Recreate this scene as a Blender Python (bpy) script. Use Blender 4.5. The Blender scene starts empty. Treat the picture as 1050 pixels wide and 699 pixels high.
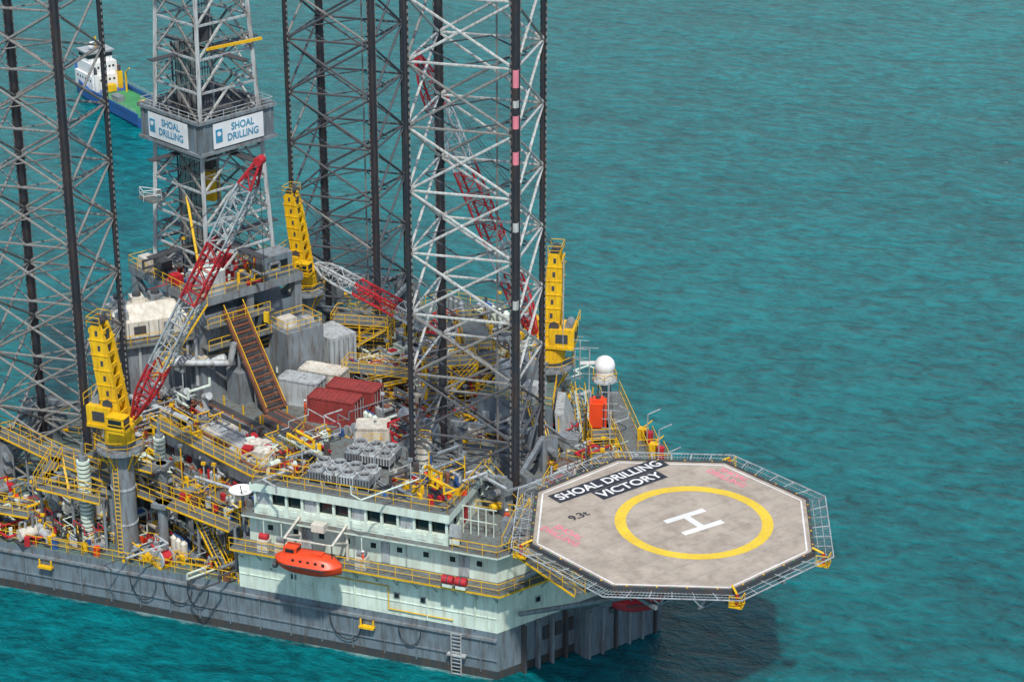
import bpy, math, random
from mathutils import Vector, Matrix
random.seed(7)
R=math.radians
sc=bpy.context.scene
COL=bpy.context.collection
def lk(o): COL.objects.link(o); return o

# ---------------------------------------------------------------- materials
MATS={}
def paint(name,col,rough=.5,dirt=.35,dcol=(.10,.055,.03),metal=0,scale=.6,streak=True):
    if name in MATS: return MATS[name]
    m=bpy.data.materials.new(name); m.use_nodes=True
    N=m.node_tree.nodes; L=m.node_tree.links; bs=N["Principled BSDF"]
    g=N.new("ShaderNodeNewGeometry")
    mp=N.new("ShaderNodeMapping"); mp.inputs["Scale"].default_value=(1.6,1.6,.28 if streak else 1.6)
    L.new(g.outputs["Position"],mp.inputs["Vector"])
    n1=N.new("ShaderNodeTexNoise"); n1.inputs["Scale"].default_value=scale*2.2; n1.inputs["Detail"].default_value=8; n1.inputs["Roughness"].default_value=.68
    L.new(mp.outputs[0],n1.inputs["Vector"])
    r1=N.new("ShaderNodeValToRGB"); r1.color_ramp.elements[0].position=.45; r1.color_ramp.elements[1].position=.72
    L.new(n1.outputs["Fac"],r1.inputs["Fac"])
    mu=N.new("ShaderNodeMath"); mu.operation='MULTIPLY'; mu.inputs[1].default_value=dirt*1.6; mu.use_clamp=True
    L.new(r1.outputs["Color"],mu.inputs[0])
    n2=N.new("ShaderNodeTexNoise"); n2.inputs["Scale"].default_value=.45; n2.inputs["Detail"].default_value=6
    L.new(g.outputs["Position"],n2.inputs["Vector"])
    hv=N.new("ShaderNodeMix"); hv.data_type='RGBA'
    hv.inputs["A"].default_value=(*[c*.66 for c in col],1); hv.inputs["B"].default_value=(*[min(1,c*1.25) for c in col],1)
    L.new(n2.outputs["Fac"],hv.inputs["Factor"])
    mx=N.new("ShaderNodeMix"); mx.data_type='RGBA'; mx.inputs["B"].default_value=(*dcol,1)
    L.new(mu.outputs[0],mx.inputs["Factor"]); L.new(hv.outputs["Result"],mx.inputs["A"])
    L.new(mx.outputs["Result"],bs.inputs["Base Color"])
    bs.inputs["Roughness"].default_value=rough; bs.inputs["Metallic"].default_value=metal
    MATS[name]=m; return m
HULL=paint("hull_grey",(.165,.215,.25),.5,.55,dcol=(.075,.06,.05))
ANTI=paint("boot_top",(.04,.05,.055),.6,.7,dcol=(.09,.06,.04))
DECK=paint("deck_grey",(.14,.17,.17),.8,.65,streak=False)
DECKG=paint("deck_green",(.10,.17,.16),.8,.6,streak=False)
GREY=paint("machine_grey",(.22,.26,.285),.5,.55)
LGREY=paint("light_grey",(.45,.49,.50),.5,.5)
DGREY=paint("dark_grey",(.05,.06,.07),.6,.4,dcol=(.12,.06,.03))
BLACK=paint("black_chord",(.022,.027,.036),.55,.4,dcol=(.09,.05,.03))
WHITE=paint("white_paint",(.68,.80,.70),.45,.32,dcol=(.30,.24,.15),scale=.5)
CREAM=paint("cream_paint",(.66,.64,.56),.5,.45,dcol=(.3,.2,.12))
YEL=paint("safety_yellow",(.90,.50,.008),.5,.45,dcol=(.40,.18,.02),scale=1.1)
RED=paint("signal_red",(.50,.02,.03),.5,.4,dcol=(.17,.03,.025),scale=1)
ORNG=paint("orange",(.80,.07,.015),.4,.2,dcol=(.4,.06,.02))
RUST=paint("rust_brown",(.22,.085,.045),.85,.6,dcol=(.08,.03,.02))
CRED=paint("container_red",(.31,.045,.04),.65,.5,dcol=(.10,.03,.025),scale=1)
BLUE=paint("blue_paint",(.02,.10,.32),.45,.2)
GREEN=paint("green_deck_paint",(.05,.30,.10),.6,.3)
GLASS=paint("window_glass",(.015,.025,.03),.12,0)
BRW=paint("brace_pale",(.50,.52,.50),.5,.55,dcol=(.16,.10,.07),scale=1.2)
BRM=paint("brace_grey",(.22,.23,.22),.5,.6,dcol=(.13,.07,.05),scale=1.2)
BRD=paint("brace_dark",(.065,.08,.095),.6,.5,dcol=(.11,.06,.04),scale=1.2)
HELI=paint("helideck_surface",(.43,.37,.30),.85,.55,dcol=(.25,.205,.16),streak=False,scale=.22)
MYEL=paint("marking_yellow",(.82,.56,.03),.7,.4,dcol=(.45,.34,.14),streak=False,scale=1.5)
MWHT=paint("marking_white",(.80,.80,.78),.7,.3,dcol=(.45,.42,.38),streak=False,scale=1.5)
MBLK=paint("marking_black",(.02,.024,.035),.7,.2,streak=False,dcol=(.14,.12,.11))
MPNK=paint("marking_pink",(.82,.22,.29),.7,.25,streak=False,dcol=(.45,.34,.3),scale=1.5)
BANN=paint("banner_white",(.78,.82,.84),.6,.1,dcol=(.5,.5,.5))
BANB=paint("banner_blue",(.05,.28,.45),.6,.05)
SKIN=paint("skin",(.30,.16,.10),.6,0)
CLOTH=paint("coverall_orange",(.70,.10,.03),.8,.1)

# ---------------------------------------------------------------- mesh builder
class B:
    def __init__(s,name): s.n=name; s.v=[]; s.f=[]; s.mi=[]; s.ms=[]; s.M=Matrix.Identity(4); s.sm=[]
    def m(s,mat):
        if mat not in s.ms: s.ms.append(mat)
        return s.ms.index(mat)
    def add(s,vs,fs,mat,smooth=False):
        k=len(s.v); s.v+= [s.M@Vector(v) for v in vs]
        i=s.m(mat)
        for f in fs: s.f.append([k+a for a in f]); s.mi.append(i); s.sm.append(smooth)
    def box(s,c,sz,mat,rz=0,top=None):
        x,y,z=[a/2 for a in sz]; co,si=math.cos(rz),math.sin(rz)
        vs=[(c[0]+a*x*co-b*y*si,c[1]+a*x*si+b*y*co,c[2]+d*z) for d in(-1,1) for a,b in((-1,-1),(1,-1),(1,1),(-1,1))]
        s.add(vs,[(3,2,1,0),(0,1,5,4),(1,2,6,5),(2,3,7,6),(3,0,4,7)],mat); s.add(vs,[(4,5,6,7)],top or mat)
    def bx(s,x,y,z0,w,d,h,mat,rz=0,top=None): s.box((x,y,z0+h/2),(w,d,h),mat,rz,top)
    def prism(s,pts,z0,z1,mat,top=None):
        n=len(pts); vs=[(p[0],p[1],z0) for p in pts]+[(p[0],p[1],z1) for p in pts]
        s.add(vs,[(i,(i+1)%n,n+(i+1)%n,n+i) for i in range(n)]+[tuple(range(n-1,-1,-1))],mat)
        s.add(vs,[tuple(range(n,2*n))],top or mat)
    def cyl(s,p,q,r,mat,n=6,r2=None,caps=True):
        p=Vector(p);q=Vector(q);d=q-p
        if d.length<1e-5:return
        d.normalize(); a=d.orthogonal() if abs(d.z)>.999 else d.cross(Vector((0,0,1))); a.normalize(); b=d.cross(a)
        r2=r if r2 is None else r2; o=math.pi/n
        vs=[p+(a*math.cos(2*math.pi*i/n+o)+b*math.sin(2*math.pi*i/n+o))*r for i in range(n)]+[q+(a*math.cos(2*math.pi*i/n+o)+b*math.sin(2*math.pi*i/n+o))*r2 for i in range(n)]
        fs=[(i,(i+1)%n,n+(i+1)%n,n+i) for i in range(n)]
        s.add(vs,fs,mat,n>6)
        if caps: s.add(vs,[tuple(range(n-1,-1,-1)),tuple(range(n,2*n))],mat)
    def path(s,pts,r,mat,n=4):
        for a,b in zip(pts,pts[1:]): s.cyl(a,b,r,mat,n,caps=False)
    def sph(s,c,r,mat,n=16,k=10,sz=1):
        vs=[];fs=[]
        for j in range(k+1):
            t=math.pi*j/k
            for i in range(n): vs.append((c[0]+r*math.sin(t)*math.cos(2*math.pi*i/n),c[1]+r*math.sin(t)*math.sin(2*math.pi*i/n),c[2]+r*sz*math.cos(t)))
        for j in range(k):
            for i in range(n): fs.append((j*n+i,j*n+(i+1)%n,(j+1)*n+(i+1)%n,(j+1)*n+i)[::-1])
        s.add(vs,fs,mat,True)
    def ring(s,c,ri,ro,h,mat,n=48):
        vs=[]
        for i in range(n):
            a=2*math.pi*i/n; x,y=math.cos(a),math.sin(a)
            vs+=[(c[0]+ri*x,c[1]+ri*y,c[2]+h),(c[0]+ro*x,c[1]+ro*y,c[2]+h),(c[0]+ro*x,c[1]+ro*y,c[2]),(c[0]+ri*x,c[1]+ri*y,c[2])]
        fs=[]
        for i in range(n):
            j=(i+1)%n
            for k in range(4): fs.append((i*4+k,i*4+(k+1)%4,j*4+(k+1)%4,j*4+k))
        s.add(vs,fs,mat)
    def loft(s,secs,mat,cap=True,smooth=True):
        n=len(secs[0]); vs=[p for q in secs for p in q]; fs=[]
        for j in range(len(secs)-1):
            for i in range(n): fs.append((j*n+i,j*n+(i+1)%n,(j+1)*n+(i+1)%n,(j+1)*n+i))
        s.add(vs,fs,mat,smooth)
        if cap: s.add(vs,[tuple(range(n-1,-1,-1)),tuple(range((len(secs)-1)*n,len(secs)*n))],mat)
    def rail(s,pts,mat=None,h=1.1,closed=False,r=.036,sp=1.6):
        mat=mat or YEL; pts=[Vector(p) for p in pts]
        if closed: pts.append(pts[0])
        for a,b in zip(pts,pts[1:]):
            n=max(1,int((b-a).length/sp+.5))
            for i in range(n+1):
                p=a.lerp(b,i/n); s.cyl(p,p+Vector((0,0,h)),r,mat,4,caps=False)
            for k in (.5,1): s.cyl(a+Vector((0,0,h*k)),b+Vector((0,0,h*k)),r*(.8 if k<1 else 1.1),mat,4,caps=False)
    def stairs(s,top,bot,w,mat,rails=True,tread=None):
        top=Vector(top);bot=Vector(bot); d=top-bot; hd=Vector((d.x,d.y,0)).normalized(); sd=Vector((-hd.y,hd.x,0))
        for k in(-1,1):
            s.cyl(bot+sd*w/2*k,top+sd*w/2*k,.09,mat,4)
            if rails: 
                s.path([bot+sd*w/2*k,bot+sd*w/2*k+Vector((0,0,1)),top+sd*w/2*k+Vector((0,0,1)),top+sd*w/2*k],.036,YEL)
        n=int(abs(d.z)/.28); a=math.atan2(hd.y,hd.x)
        for i in range(1,n+1):
            p=bot.lerp(top,i/(n+1)); s.box(p,(.24,w*.96,.05),tread or DECK,a)
    def walk(s,pts,w,mat=None,rmat=None,th=.15,cols=None,zc=5):
        mat=mat or DECK; pts=[Vector(p) for p in pts]
        for a,b in zip(pts,pts[1:]):
            d=b-a; L=math.hypot(d.x,d.y); ang=math.atan2(d.y,d.x); sd=Vector((-math.sin(ang),math.cos(ang),0))
            c=(a+b)/2; s.box((c.x,c.y,c.z-th/2),(L,w,th),mat,ang,top=mat)
            for k in(-1,1):
                s.rail([a+sd*w/2*k,b+sd*w/2*k],rmat or YEL)
                s.cyl(a+sd*(w/2+.05)*k-Vector((0,0,.12)),b+sd*(w/2+.05)*k-Vector((0,0,.12)),.09,YEL,4)
            if cols:
                n=max(1,int(L/cols))
                for i in range(n+1):
                    p=a.lerp(b,i/n); s.cyl(p,(p.x,p.y,zc),.14,GREY,6)
    def done(s,parent=None):
        me=bpy.data.meshes.new(s.n); me.from_pydata([tuple(v) for v in s.v],[],s.f)
        for m in s.ms: me.materials.append(m)
        me.polygons.foreach_set("material_index",s.mi); me.polygons.foreach_set("use_smooth",s.sm); me.update()
        o=lk(bpy.data.objects.new(s.n,me))
        if parent: o.parent=parent
        return o
def text(body,loc,size,mat,rz=0,rx=0,parent=None,name="lettering",sx=1,bold=.022):
    cu=bpy.data.curves.new(name,"FONT"); cu.body=body; cu.size=size; cu.align_x='CENTER'; cu.align_y='CENTER'; cu.extrude=.004; cu.offset=size*bold
    cu.materials.append(mat); o=lk(bpy.data.objects.new(name,cu)); o.location=loc; o.rotation_euler=(rx,0,rz); o.scale=(sx,1,1)
    if parent: o.parent=parent
    return o
def T(x,y,z=0,rz=0): return Matrix.Translation((x,y,z))@Matrix.Rotation(rz,4,'Z')
CL=R(-30); EX=R(20)     # rig centreline heading

# ---------------------------------------------------------------- sea
def sea():
    bpy.ops.mesh.primitive_plane_add(size=6000,location=(-200,800,0)); o=bpy.context.object; o.name="sea_water"
    m=bpy.data.materials.new("sea"); m.use_nodes=True; N=m.node_tree.nodes; L=m.node_tree.links; bs=N["Principled BSDF"]
    g=N.new("ShaderNodeNewGeometry"); mp=N.new("ShaderNodeMapping"); mp.inputs["Rotation"].default_value=(0,0,R(-24)); mp.inputs["Scale"].default_value=(.55,1,1)
    L.new(g.outputs["Position"],mp.inputs["Vector"])
    mp2=N.new("ShaderNodeMapping"); mp2.inputs["Rotation"].default_value=(0,0,R(6)); mp2.inputs["Scale"].default_value=(.6,1,1)
    L.new(g.outputs["Position"],mp2.inputs["Vector"])
    def noise(s,d,r=.6,v=None,dist=0):
        n=N.new("ShaderNodeTexNoise"); n.inputs["Scale"].default_value=s; n.inputs["Detail"].default_value=d; n.inputs["Roughness"].default_value=r; n.inputs["Distortion"].default_value=dist
        L.new((v or mp).outputs[0],n.inputs["Vector"]); return n
    def math_(op,a,b,c=None):
        n=N.new("ShaderNodeMath"); n.operation=op
        for i,q in enumerate((a,b,c)):
            if q is None: continue
            if isinstance(q,(int,float)): n.inputs[i].default_value=q
            else: L.new(q,n.inputs[i])
        return n.outputs[0]
    n0=noise(.012,6,.6); n1=noise(.55,8,.66,dist=.5); n1b=noise(1.1,6,.65,mp2,.4); n2=noise(2.6,5,.65); n3=noise(.11,5,.55,mp2,.5)
    cr=N.new("ShaderNodeValToRGB"); e=cr.color_ramp.elements; e[0].position=.3;e[0].color=(.000,.128,.152,1); e[1].position=.7;e[1].color=(.000,.200,.226,1)
    L.new(n0.outputs["Fac"],cr.inputs["Fac"])
    mixn=math_('ADD',math_('MULTIPLY',n1.outputs["Fac"],.5),math_('ADD',math_('MULTIPLY',n1b.outputs["Fac"],.32),math_('MULTIPLY',n3.outputs["Fac"],.18)))
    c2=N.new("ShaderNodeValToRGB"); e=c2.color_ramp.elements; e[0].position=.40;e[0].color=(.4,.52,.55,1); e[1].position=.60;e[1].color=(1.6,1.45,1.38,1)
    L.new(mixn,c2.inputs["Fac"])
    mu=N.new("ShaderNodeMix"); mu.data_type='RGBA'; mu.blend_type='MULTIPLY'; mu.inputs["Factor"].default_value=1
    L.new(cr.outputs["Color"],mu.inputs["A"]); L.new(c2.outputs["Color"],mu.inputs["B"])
    nf=noise(.5,6,.72); nm=noise(.035,3)
    fr=N.new("ShaderNodeValToRGB"); fr.color_ramp.elements[0].position=.45; fr.color_ramp.elements[1].position=.49
    L.new(math_('MULTIPLY',nf.outputs["Fac"],nm.outputs["Fac"]),fr.inputs["Fac"])
    sp=N.new("ShaderNodeSeparateXYZ"); L.new(g.outputs["Position"],sp.inputs[0])
    def mr(src,a,b):
        n=N.new("ShaderNodeMapRange"); n.inputs["From Min"].default_value=a; n.inputs["From Max"].default_value=b; L.new(src,n.inputs["Value"]); return n.outputs[0]
    band=math_('MULTIPLY',mr(sp.outputs["Y"],-2.0,-.1),math_('MULTIPLY',mr(sp.outputs["Y"],1,.4),mr(sp.outputs["X"],.8,-.5)))
    wash=mr(math_('MULTIPLY',band,nf.outputs["Fac"]),.40,.58)
    ff=math_('MAXIMUM',fr.outputs["Color"],math_('MULTIPLY',wash,.45))
    fm=N.new("ShaderNodeMix"); fm.data_type='RGBA'; fm.inputs["B"].default_value=(.50,.66,.66,1)
    L.new(ff,fm.inputs["Factor"]); L.new(mu.outputs["Result"],fm.inputs["A"])
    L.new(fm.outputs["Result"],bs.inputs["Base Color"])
    bs.inputs["Roughness"].default_value=.15; bs.inputs["IOR"].default_value=1.33; bs.inputs["Specular IOR Level"].default_value=.24; bs.inputs["Specular Tint"].default_value=(.55,.95,1,1)
    h=math_('ADD',math_('MULTIPLY_ADD',n2.outputs["Fac"],.2,n1.outputs["Fac"]),math_('MULTIPLY_ADD',n3.outputs["Fac"],1.6,math_('MULTIPLY',n1b.outputs["Fac"],.55)))
    bp=N.new("ShaderNodeBump"); bp.inputs["Strength"].default_value=1; bp.inputs["Distance"].default_value=1.15
    L.new(h,bp.inputs["Height"]); L.new(bp.outputs[0],bs.inputs["Normal"])
    o.data.materials.append(m)
sea()

# ---------------------------------------------------------------- hull
HP=[(0,0),(9.5,14),(-20,68),(-32,70),(-64,16),(-72,6),(-72,0)]
ZD=4.7
b=B("rig_hull")
b.prism(HP,-3,.8,ANTI); b.prism(HP,.8,ZD,HULL,DECKG)
b.box((-36,-.12,3.9),(72,.22,.25),GREY); b.box((-36,-.08,1.9),(72,.12,.12),HULL)
for i in range(24): b.bx(-1.5-i*3,-.07,.6,.09,.12,3.2,HULL)
for dx in(-.45,.45): b.cyl((-3.6+dx,-.55,ZD-.5),(-3.6+dx,-.55,.1),.07,LGREY)
for i in range(12): b.cyl((-4.05,-.55,.2+i*.36),(-3.15,-.55,.2+i*.36),.045,LGREY,4)
b.box((-3.6,-.4,2.0),(1.7,.5,.15),LGREY)
for x in(-44,-12,-60): b.box((x,-.4,3.1),(1.4,.5,.2),YEL); b.cyl((x-.6,-.4,3.2),(x-.6,-.4,3.8),.09,YEL); b.cyl((x+.6,-.4,3.2),(x+.6,-.4,3.8),.09,YEL)
ex=Vector((9.5,14,0)).normalized(); nx=Vector((ex.y,-ex.x,0)); ea=math.atan2(ex.y,ex.x)
p=ex*12.6+nx*.8; b.box((p.x,p.y,2.2),(8.6,1.6,5.2),HULL,ea)
for i in range(10):
    p=ex*(2.6+i*1.5)+nx*(.35 if i<4 else 1.7); b.box((p.x,p.y,2.2),(.22,.5,4.9),DGREY if i%3==0 else GREY,ea)
for i in range(3):
    p=ex*(5.2+i*1.3)+nx*.06; b.box((p.x,p.y,3.0),(.7,.1,1.3),DGREY,ea)
for x in(-34,-28.5,-8,-30.5,-52,-64,-14):
    w0=random.uniform(1.0,2.0); zt=random.uniform(3.6,3.9); dp=random.uniform(1.7,2.3); pts=[(x+w0*math.cos(a),-.3,zt-dp*math.sin(a)) for a in [math.pi*k/10 for k in range(11)]]
    b.path(pts,.045,BLACK)
b.done()

# ---------------------------------------------------------------- accommodation block
b=B("accommodation_block")
L1=[(-24.4,-.02),(0,-.02),(9.3,13.7),(4,22),(-14,22),(-24.4,10)]
b.prism(L1,ZD-.1,9,WHITE,DECK)
L2=[(-23.6,.9),(-.3,.9),(8.0,13.6),(3,21),(-14,21),(-23.6,9)]
b.prism(L2,9,12,WHITE,DECK)
W1=[(-24.6,-1.25,9),(.6,-1.25,9),(10.6,13.4,9)]
b.prism([(-24.6,-1.3),(.7,-1.3),(10.8,13.6),(9.3,14),(0,-.04),(-24.6,-.04)],8.82,9.01,YEL,DECK)
b.rail(W1)
b.prism([(-23.8,-.3),(.15,-.3),(8.7,12.4),(7.6,13.2),(-.3,.86),(-23.8,.86)],11.86,12.02,WHITE,DECK)
b.rail([(-4,-.2,12),(.1,-.2,12),(8.6,12.3,12)],YEL)
for i in range(14):
    x=-24+i*1.85; b.cyl((x,-1.2,8.8),(x,-.02,7.6),.06,LGREY,4)
for i in range(8):
    p=Vector((.6,-1.25,8.8)).lerp(Vector((10.6,13.4,8.8)),i/7); q=Vector((0,0,7.6)).lerp(Vector((9.3,13.7,7.6)),i/7); b.cyl(p,q,.06,LGREY,4)
for i in range(9):
    x=-21.5+i*2.45
    b.box((x,.86,10.6),(.7,.12,.7),WHITE); b.box((x,.80,10.6),(.5,.06,.5),GLASS)
    if i%3==1: b.box((x+1.1,.84,10.1),(.8,.1,1.9),LGREY)
    if i in(1,5,6): b.box((x,-.04,6.6),(.6,.1,.6),LGREY); b.box((x,-.10,6.6),(.42,.06,.42),GLASS)
    if i%2: b.cyl((x+.6,.8,9.1),(x+.6,.8,11.8),.06,LGREY,5)
for x in(-19,-13.2,-6.4,-2): b.cyl((x,-.12,8.8),(x,-.12,4.7),.08,WHITE,6)
for z in(6.0,7.9): b.box((-12.2,-.05,z),(24.3,.07,.07),WHITE)
for i in range(12): b.box((-23.4+i*2.05,-.05,6.9),(.07,.07,4.0),WHITE)
b.path([(-17,-.15,7.4),(-10,-.15,7.4),(-10,-.15,5.2),(-4,-.15,5.2)],.05,YEL,5)
for i in (1,3,4):
    p=Vector((0,0,6.8)).lerp(Vector((9.3,13.7,6.8)),(i+.7)/6.6); q=p+nx*.04
    b.box((q.x,q.y,6.6),(.6,.12,.6),LGREY,ea); q=p+nx*.09; b.box((q.x,q.y,6.6),(.42,.08,.42),GLASS,ea)
X0,X1,Y0,Y1=-22.8,-4.6,.35,11
b.box(((X0+X1)/2,(Y0+Y1)/2,12.45),(X1-X0,Y1-Y0,.9),WHITE)
b.box(((X0+X1)/2,(Y0+Y1)/2+.25,13.6),(X1-X0-.7,Y1-Y0-.5,1.4),GLASS)
b.box(((X0+X1)/2,(Y0+Y1)/2,14.7),(X1-X0+.5,Y1-Y0+.5,.8),WHITE,top=DECK)
for i in range(13):
    x=X0+.12+i*(X1-X0-.24)/12; b.bx(x,Y0+.12,12.9,.22,.22,1.42,WHITE)
    if i%3==0: b.box((x+.75,Y0+.2,13.5),(1.1,.1,1.2),LGREY)
    b.box((x+.75,Y0-.03,12.5),(.9,.06,.5),WHITE)
b.box((X1-.15,5.4,13.6),(.25,4.6,1.4),WHITE); b.box((X1-.02,4.6,13.3),(.1,1,1.9),RED)
for y in(1.6,9.2): b.bx(X1-.15,y,12.9,.22,.5,1.42,WHITE)
b.rail([(X0,Y1,15.1),(X0,Y0,15.1),(X1,Y0,15.1),(X1,Y1,15.1)],YEL)
b.stairs((X1+.3,9,15.1),(X1+3.6,9,12.05),1,WHITE)
for i in range(5): b.cyl((X1+.3+i*.7,3.2,12),(X1+.3+i*.7,3.2,14.6),.06,WHITE,4)
b.path([(X1,3.2,14.6),(X1+3.4,3.2,14.6)],.06,WHITE); b.path([(X1,3.2,13.3),(X1+3.4,3.2,13.3)],.05,WHITE)
b.bx(-.5,4.5,12.02,1.2,1,1.3,GREY); b.bx(1.8,8,12.02,1,1.6,1,WHITE); b.cyl((3.4,9.5,12),(3.4,9.5,13.6),.3,LGREY,10)
b.done()

def cooler(x,y,z,nx_,ny_,rz,name="air_cooler_bank"):
    b=B(name); b.M=T(x,y,z,rz)
    for i in range(nx_):
        for j in range(ny_):
            cx=(i-(nx_-1)/2)*1.5; cy=(j-(ny_-1)/2)*1.5
            for a in(-.6,.6):
                for c in(-.6,.6): b.cyl((cx+a,cy+c,0),(cx+a,cy+c,.5),.06,LGREY,4)
            b.box((cx,cy,.8),(1.36,1.36,.7),LGREY if (i+j)%3 else GREY)
            for k in range(5): b.box((cx-.55+k*.27,cy-.69,.8),(.13,.05,.6),DGREY)
            b.ring((cx,cy,1.16),.52,.60,.3,LGREY,20); b.cyl((cx,cy,1.15),(cx,cy,1.2),.52,BLACK,20)
            for k in range(4):
                a=k*math.pi/2+.4+i; b.box((cx+.25*math.cos(a),cy+.25*math.sin(a),1.28),(.44,.12,.03),DGREY,a)
            b.cyl((cx,cy,1.2),(cx,cy,1.36),.1,GREY,8)
    b.done()
cooler(-15.3,3.1,15.1,4,2,0); cooler(-14.5,7.6,15.1,3,2,0)

# ---------------------------------------------------------------- helideck
HC=Vector((14.1,3.8,16)); hroot=lk(bpy.data.objects.new("helideck",None)); hroot.location=HC
A0=R(19)+EX; HR=12.3
oct_=[(HR*math.cos(A0+i*math.pi/4),HR*math.sin(A0+i*math.pi/4)) for i in range(8)]
b=B("deck_plate"); b.prism(oct_,-.45,0,GREY,HELI)
for i in range(8):
    a=Vector((*oct_[i],0)); c=Vector((*oct_[(i+1)%8],0)); d=c-a; ang=math.atan2(d.y,d.x); m=(a+c)/2
    n=m.normalized(); b.box((m.x+n.x*.14,m.y+n.y*.14,-.14),(d.length+.1,.26,.5),DGREY,ang)
    m2=m*.965; b.box((m2.x,m2.y,.006),(d.length*.955,.14,.004),MWHT,ang)
for k in range(-5,6):
    off=k*2.1; half=math.sqrt(max(0,(HR*.92)**2-off*off))*.96
    ang=EX+R(38); u=Vector((math.cos(ang),math.sin(ang))); w=Vector((-u.y,u.x)); c=w*off
    b.box((c.x,c.y,.003),(half*2,.03,.003),GREY,ang)
b.done(hroot)
b=B("perimeter_net")
for i in range(8):
    a=Vector((*oct_[i],-.25)); c=Vector((*oct_[(i+1)%8],-.25)); kk=1.15
    a2=Vector((a.x*kk,a.y*kk,.0)); c2=Vector((c.x*kk,c.y*kk,.0))
    b.cyl(a2,c2,.055,LGREY,4)
    for t in(.33,.66): b.cyl(a.lerp(a2,t),c.lerp(c2,t),.025,LGREY,4)
    for k in range(7):
        t=k/6; b.cyl(a.lerp(c,t),a2.lerp(c2,t),.05,LGREY,4); q=a.lerp(c,t); b.cyl((q.x,q.y,-1.2),a2.lerp(c2,t*.98),.035,GREY,4)
    for k in range(36):
        t=k/36; b.cyl(a.lerp(c,t),a2.lerp(c2,t),.012,LGREY,3,caps=False)
    for k in range(1,8):
        q=a.lerp(c,k/8)*1.01; b.cyl((q.x,q.y,-.1),(q.x,q.y,.16),.08,YEL if k%2 else GREEN,6)
for i in(1,4,6,7):
    a=Vector((*oct_[i],0)); b.bx(a.x*1.08,a.y*1.08,-.9,1.1,1.0,.12,YEL); b.rail([(a.x*1.08-.5,a.y*1.08-.5,-.8),(a.x*1.08+.5,a.y*1.08-.5,-.8),(a.x*1.08+.5,a.y*1.08+.5,-.8)],YEL,.9); b.cyl((a.x*1.08,a.y*1.08,-.8),(a.x*1.08,a.y*1.08,.1),.14,RED,8); b.cyl((a.x*1.08,a.y*1.08,.1),(a.x*1.0,a.y*1.0,.4),.1,YEL,8)
b.done(hroot)
b=B("markings"); cc=Vector((1.75,.6)); 
def disc(b,c,ri,ro,z,mat,n=72):
    vs=[];fs=[]
    for i in range(n):
        a=2*math.pi*i/n; vs+=[(c[0]+ri*math.cos(a),c[1]+ri*math.sin(a),z),(c[0]+ro*math.cos(a),c[1]+ro*math.sin(a),z)]
    for i in range(n): j=(i+1)%n; fs.append((i*2,i*2+1,j*2+1,j*2))
    b.add(vs,fs,mat)
disc(b,cc,5.65,6.6,.012,MYEL)
ha=EX+R(33); u=Vector((math.cos(ha),math.sin(ha))); w=Vector((-u.y,u.x))
for s in(-1,1): c=cc+w*s*1.25; b.box((c.x,c.y,.012),(4.1,.62,.006),MWHT,ha)
b.box((cc.x,cc.y,.012),(.62,1.88,.006),MWHT,ha)
ta=EX+R(37); u=Vector((math.cos(ta),math.sin(ta))); w=Vector((-u.y,u.x))
p1=u*.75+w*9.1; p2=u*1.6+w*7.35
b.box((p1.x,p1.y,.010),(12.2,1.72,.004),MBLK,ta); b.box((p2.x,p2.y,.010),(7.2,1.7,.004),MBLK,ta)
b.done(hroot)
text("SHOAL DRILLING",(p1.x,p1.y,.022),1.5,MWHT,ta,parent=hroot,name="name_lettering",sx=.98,bold=.02)
text("VICTORY",(p2.x,p2.y,.022),1.5,MWHT,ta,parent=hroot,name="name_lettering",sx=1.08,bold=.02)
def oldp(x,y): return Vector((.94*x-.341*y,.341*x+.94*y))
p=oldp(-7.7,1.0); text("9.3t",(p.x,p.y,.02),1.2,MBLK,ta,parent=hroot,name="weight_lettering")
p=oldp(-9.0,-2.3); text("SHOAL\nDRILLING",(p.x,p.y,.02),1.0,MPNK,EX+R(-47),parent=hroot,name="operator_lettering",bold=.02)
p=oldp(5.6,8.4); text("SHOAL\nDRILLING",(p.x,p.y,.02),1.0,MPNK,EX+R(-47),parent=hroot,name="operator_lettering",bold=.02)
b=B("support_truss")
for k in range(-4,5):
    off=k*2.4; half=math.sqrt(HR*HR*.86-off*off); c=w*off
    a=Vector((c.x-u.x*half,c.y-u.y*half,-.75)); d=Vector((c.x+u.x*half,c.y+u.y*half,-.75)); b.cyl(a,d,.22,GREY,4)
    n=6
    for i in range(n):
        p=a.lerp(d,i/n); q=a.lerp(d,(i+1)/n); m=(p+q)/2-Vector((0,0,1.3)); b.cyl(p,m,.08,LGREY,4); b.cyl(m,q,.08,LGREY,4)
    b.cyl(a.lerp(d,.06)-Vector((0,0,1.3)),d.lerp(a,.06)-Vector((0,0,1.3)),.13,GREY,4)
for k in(-8,-3,3,8):
    c=u*k; h=math.sqrt(HR*HR*.8-k*k); b.cyl((c.x-w.x*h,c.y-w.y*h,-2.1),(c.x+w.x*h,c.y+w.y*h,-2.1),.2,GREY,4)
def loc(x,y,z): return Vector((x,y,z))-HC
for fx,fy,tx,ty in((1.5,1.5,6,-2),(1.5,1.5,16,-4),(8.3,12,17,9),(8.3,12,10,12),(5,7,20,2),(5,7,12,2),(3.4,4,9,-5)):
    b.cyl(loc(fx,fy,6 if tx>12 else 9.2),loc(tx,ty,13.9),.22,GREY,8)
b.done(hroot)
b=B("access_walkway"); 
b.walk([loc(3,-3,14.6),loc(10,-8.0,14.6)],1.0); b.stairs(loc(1.5,3,15.6),loc(.3,1.2,12.1),1,GREY)
b.done(hroot)

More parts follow.
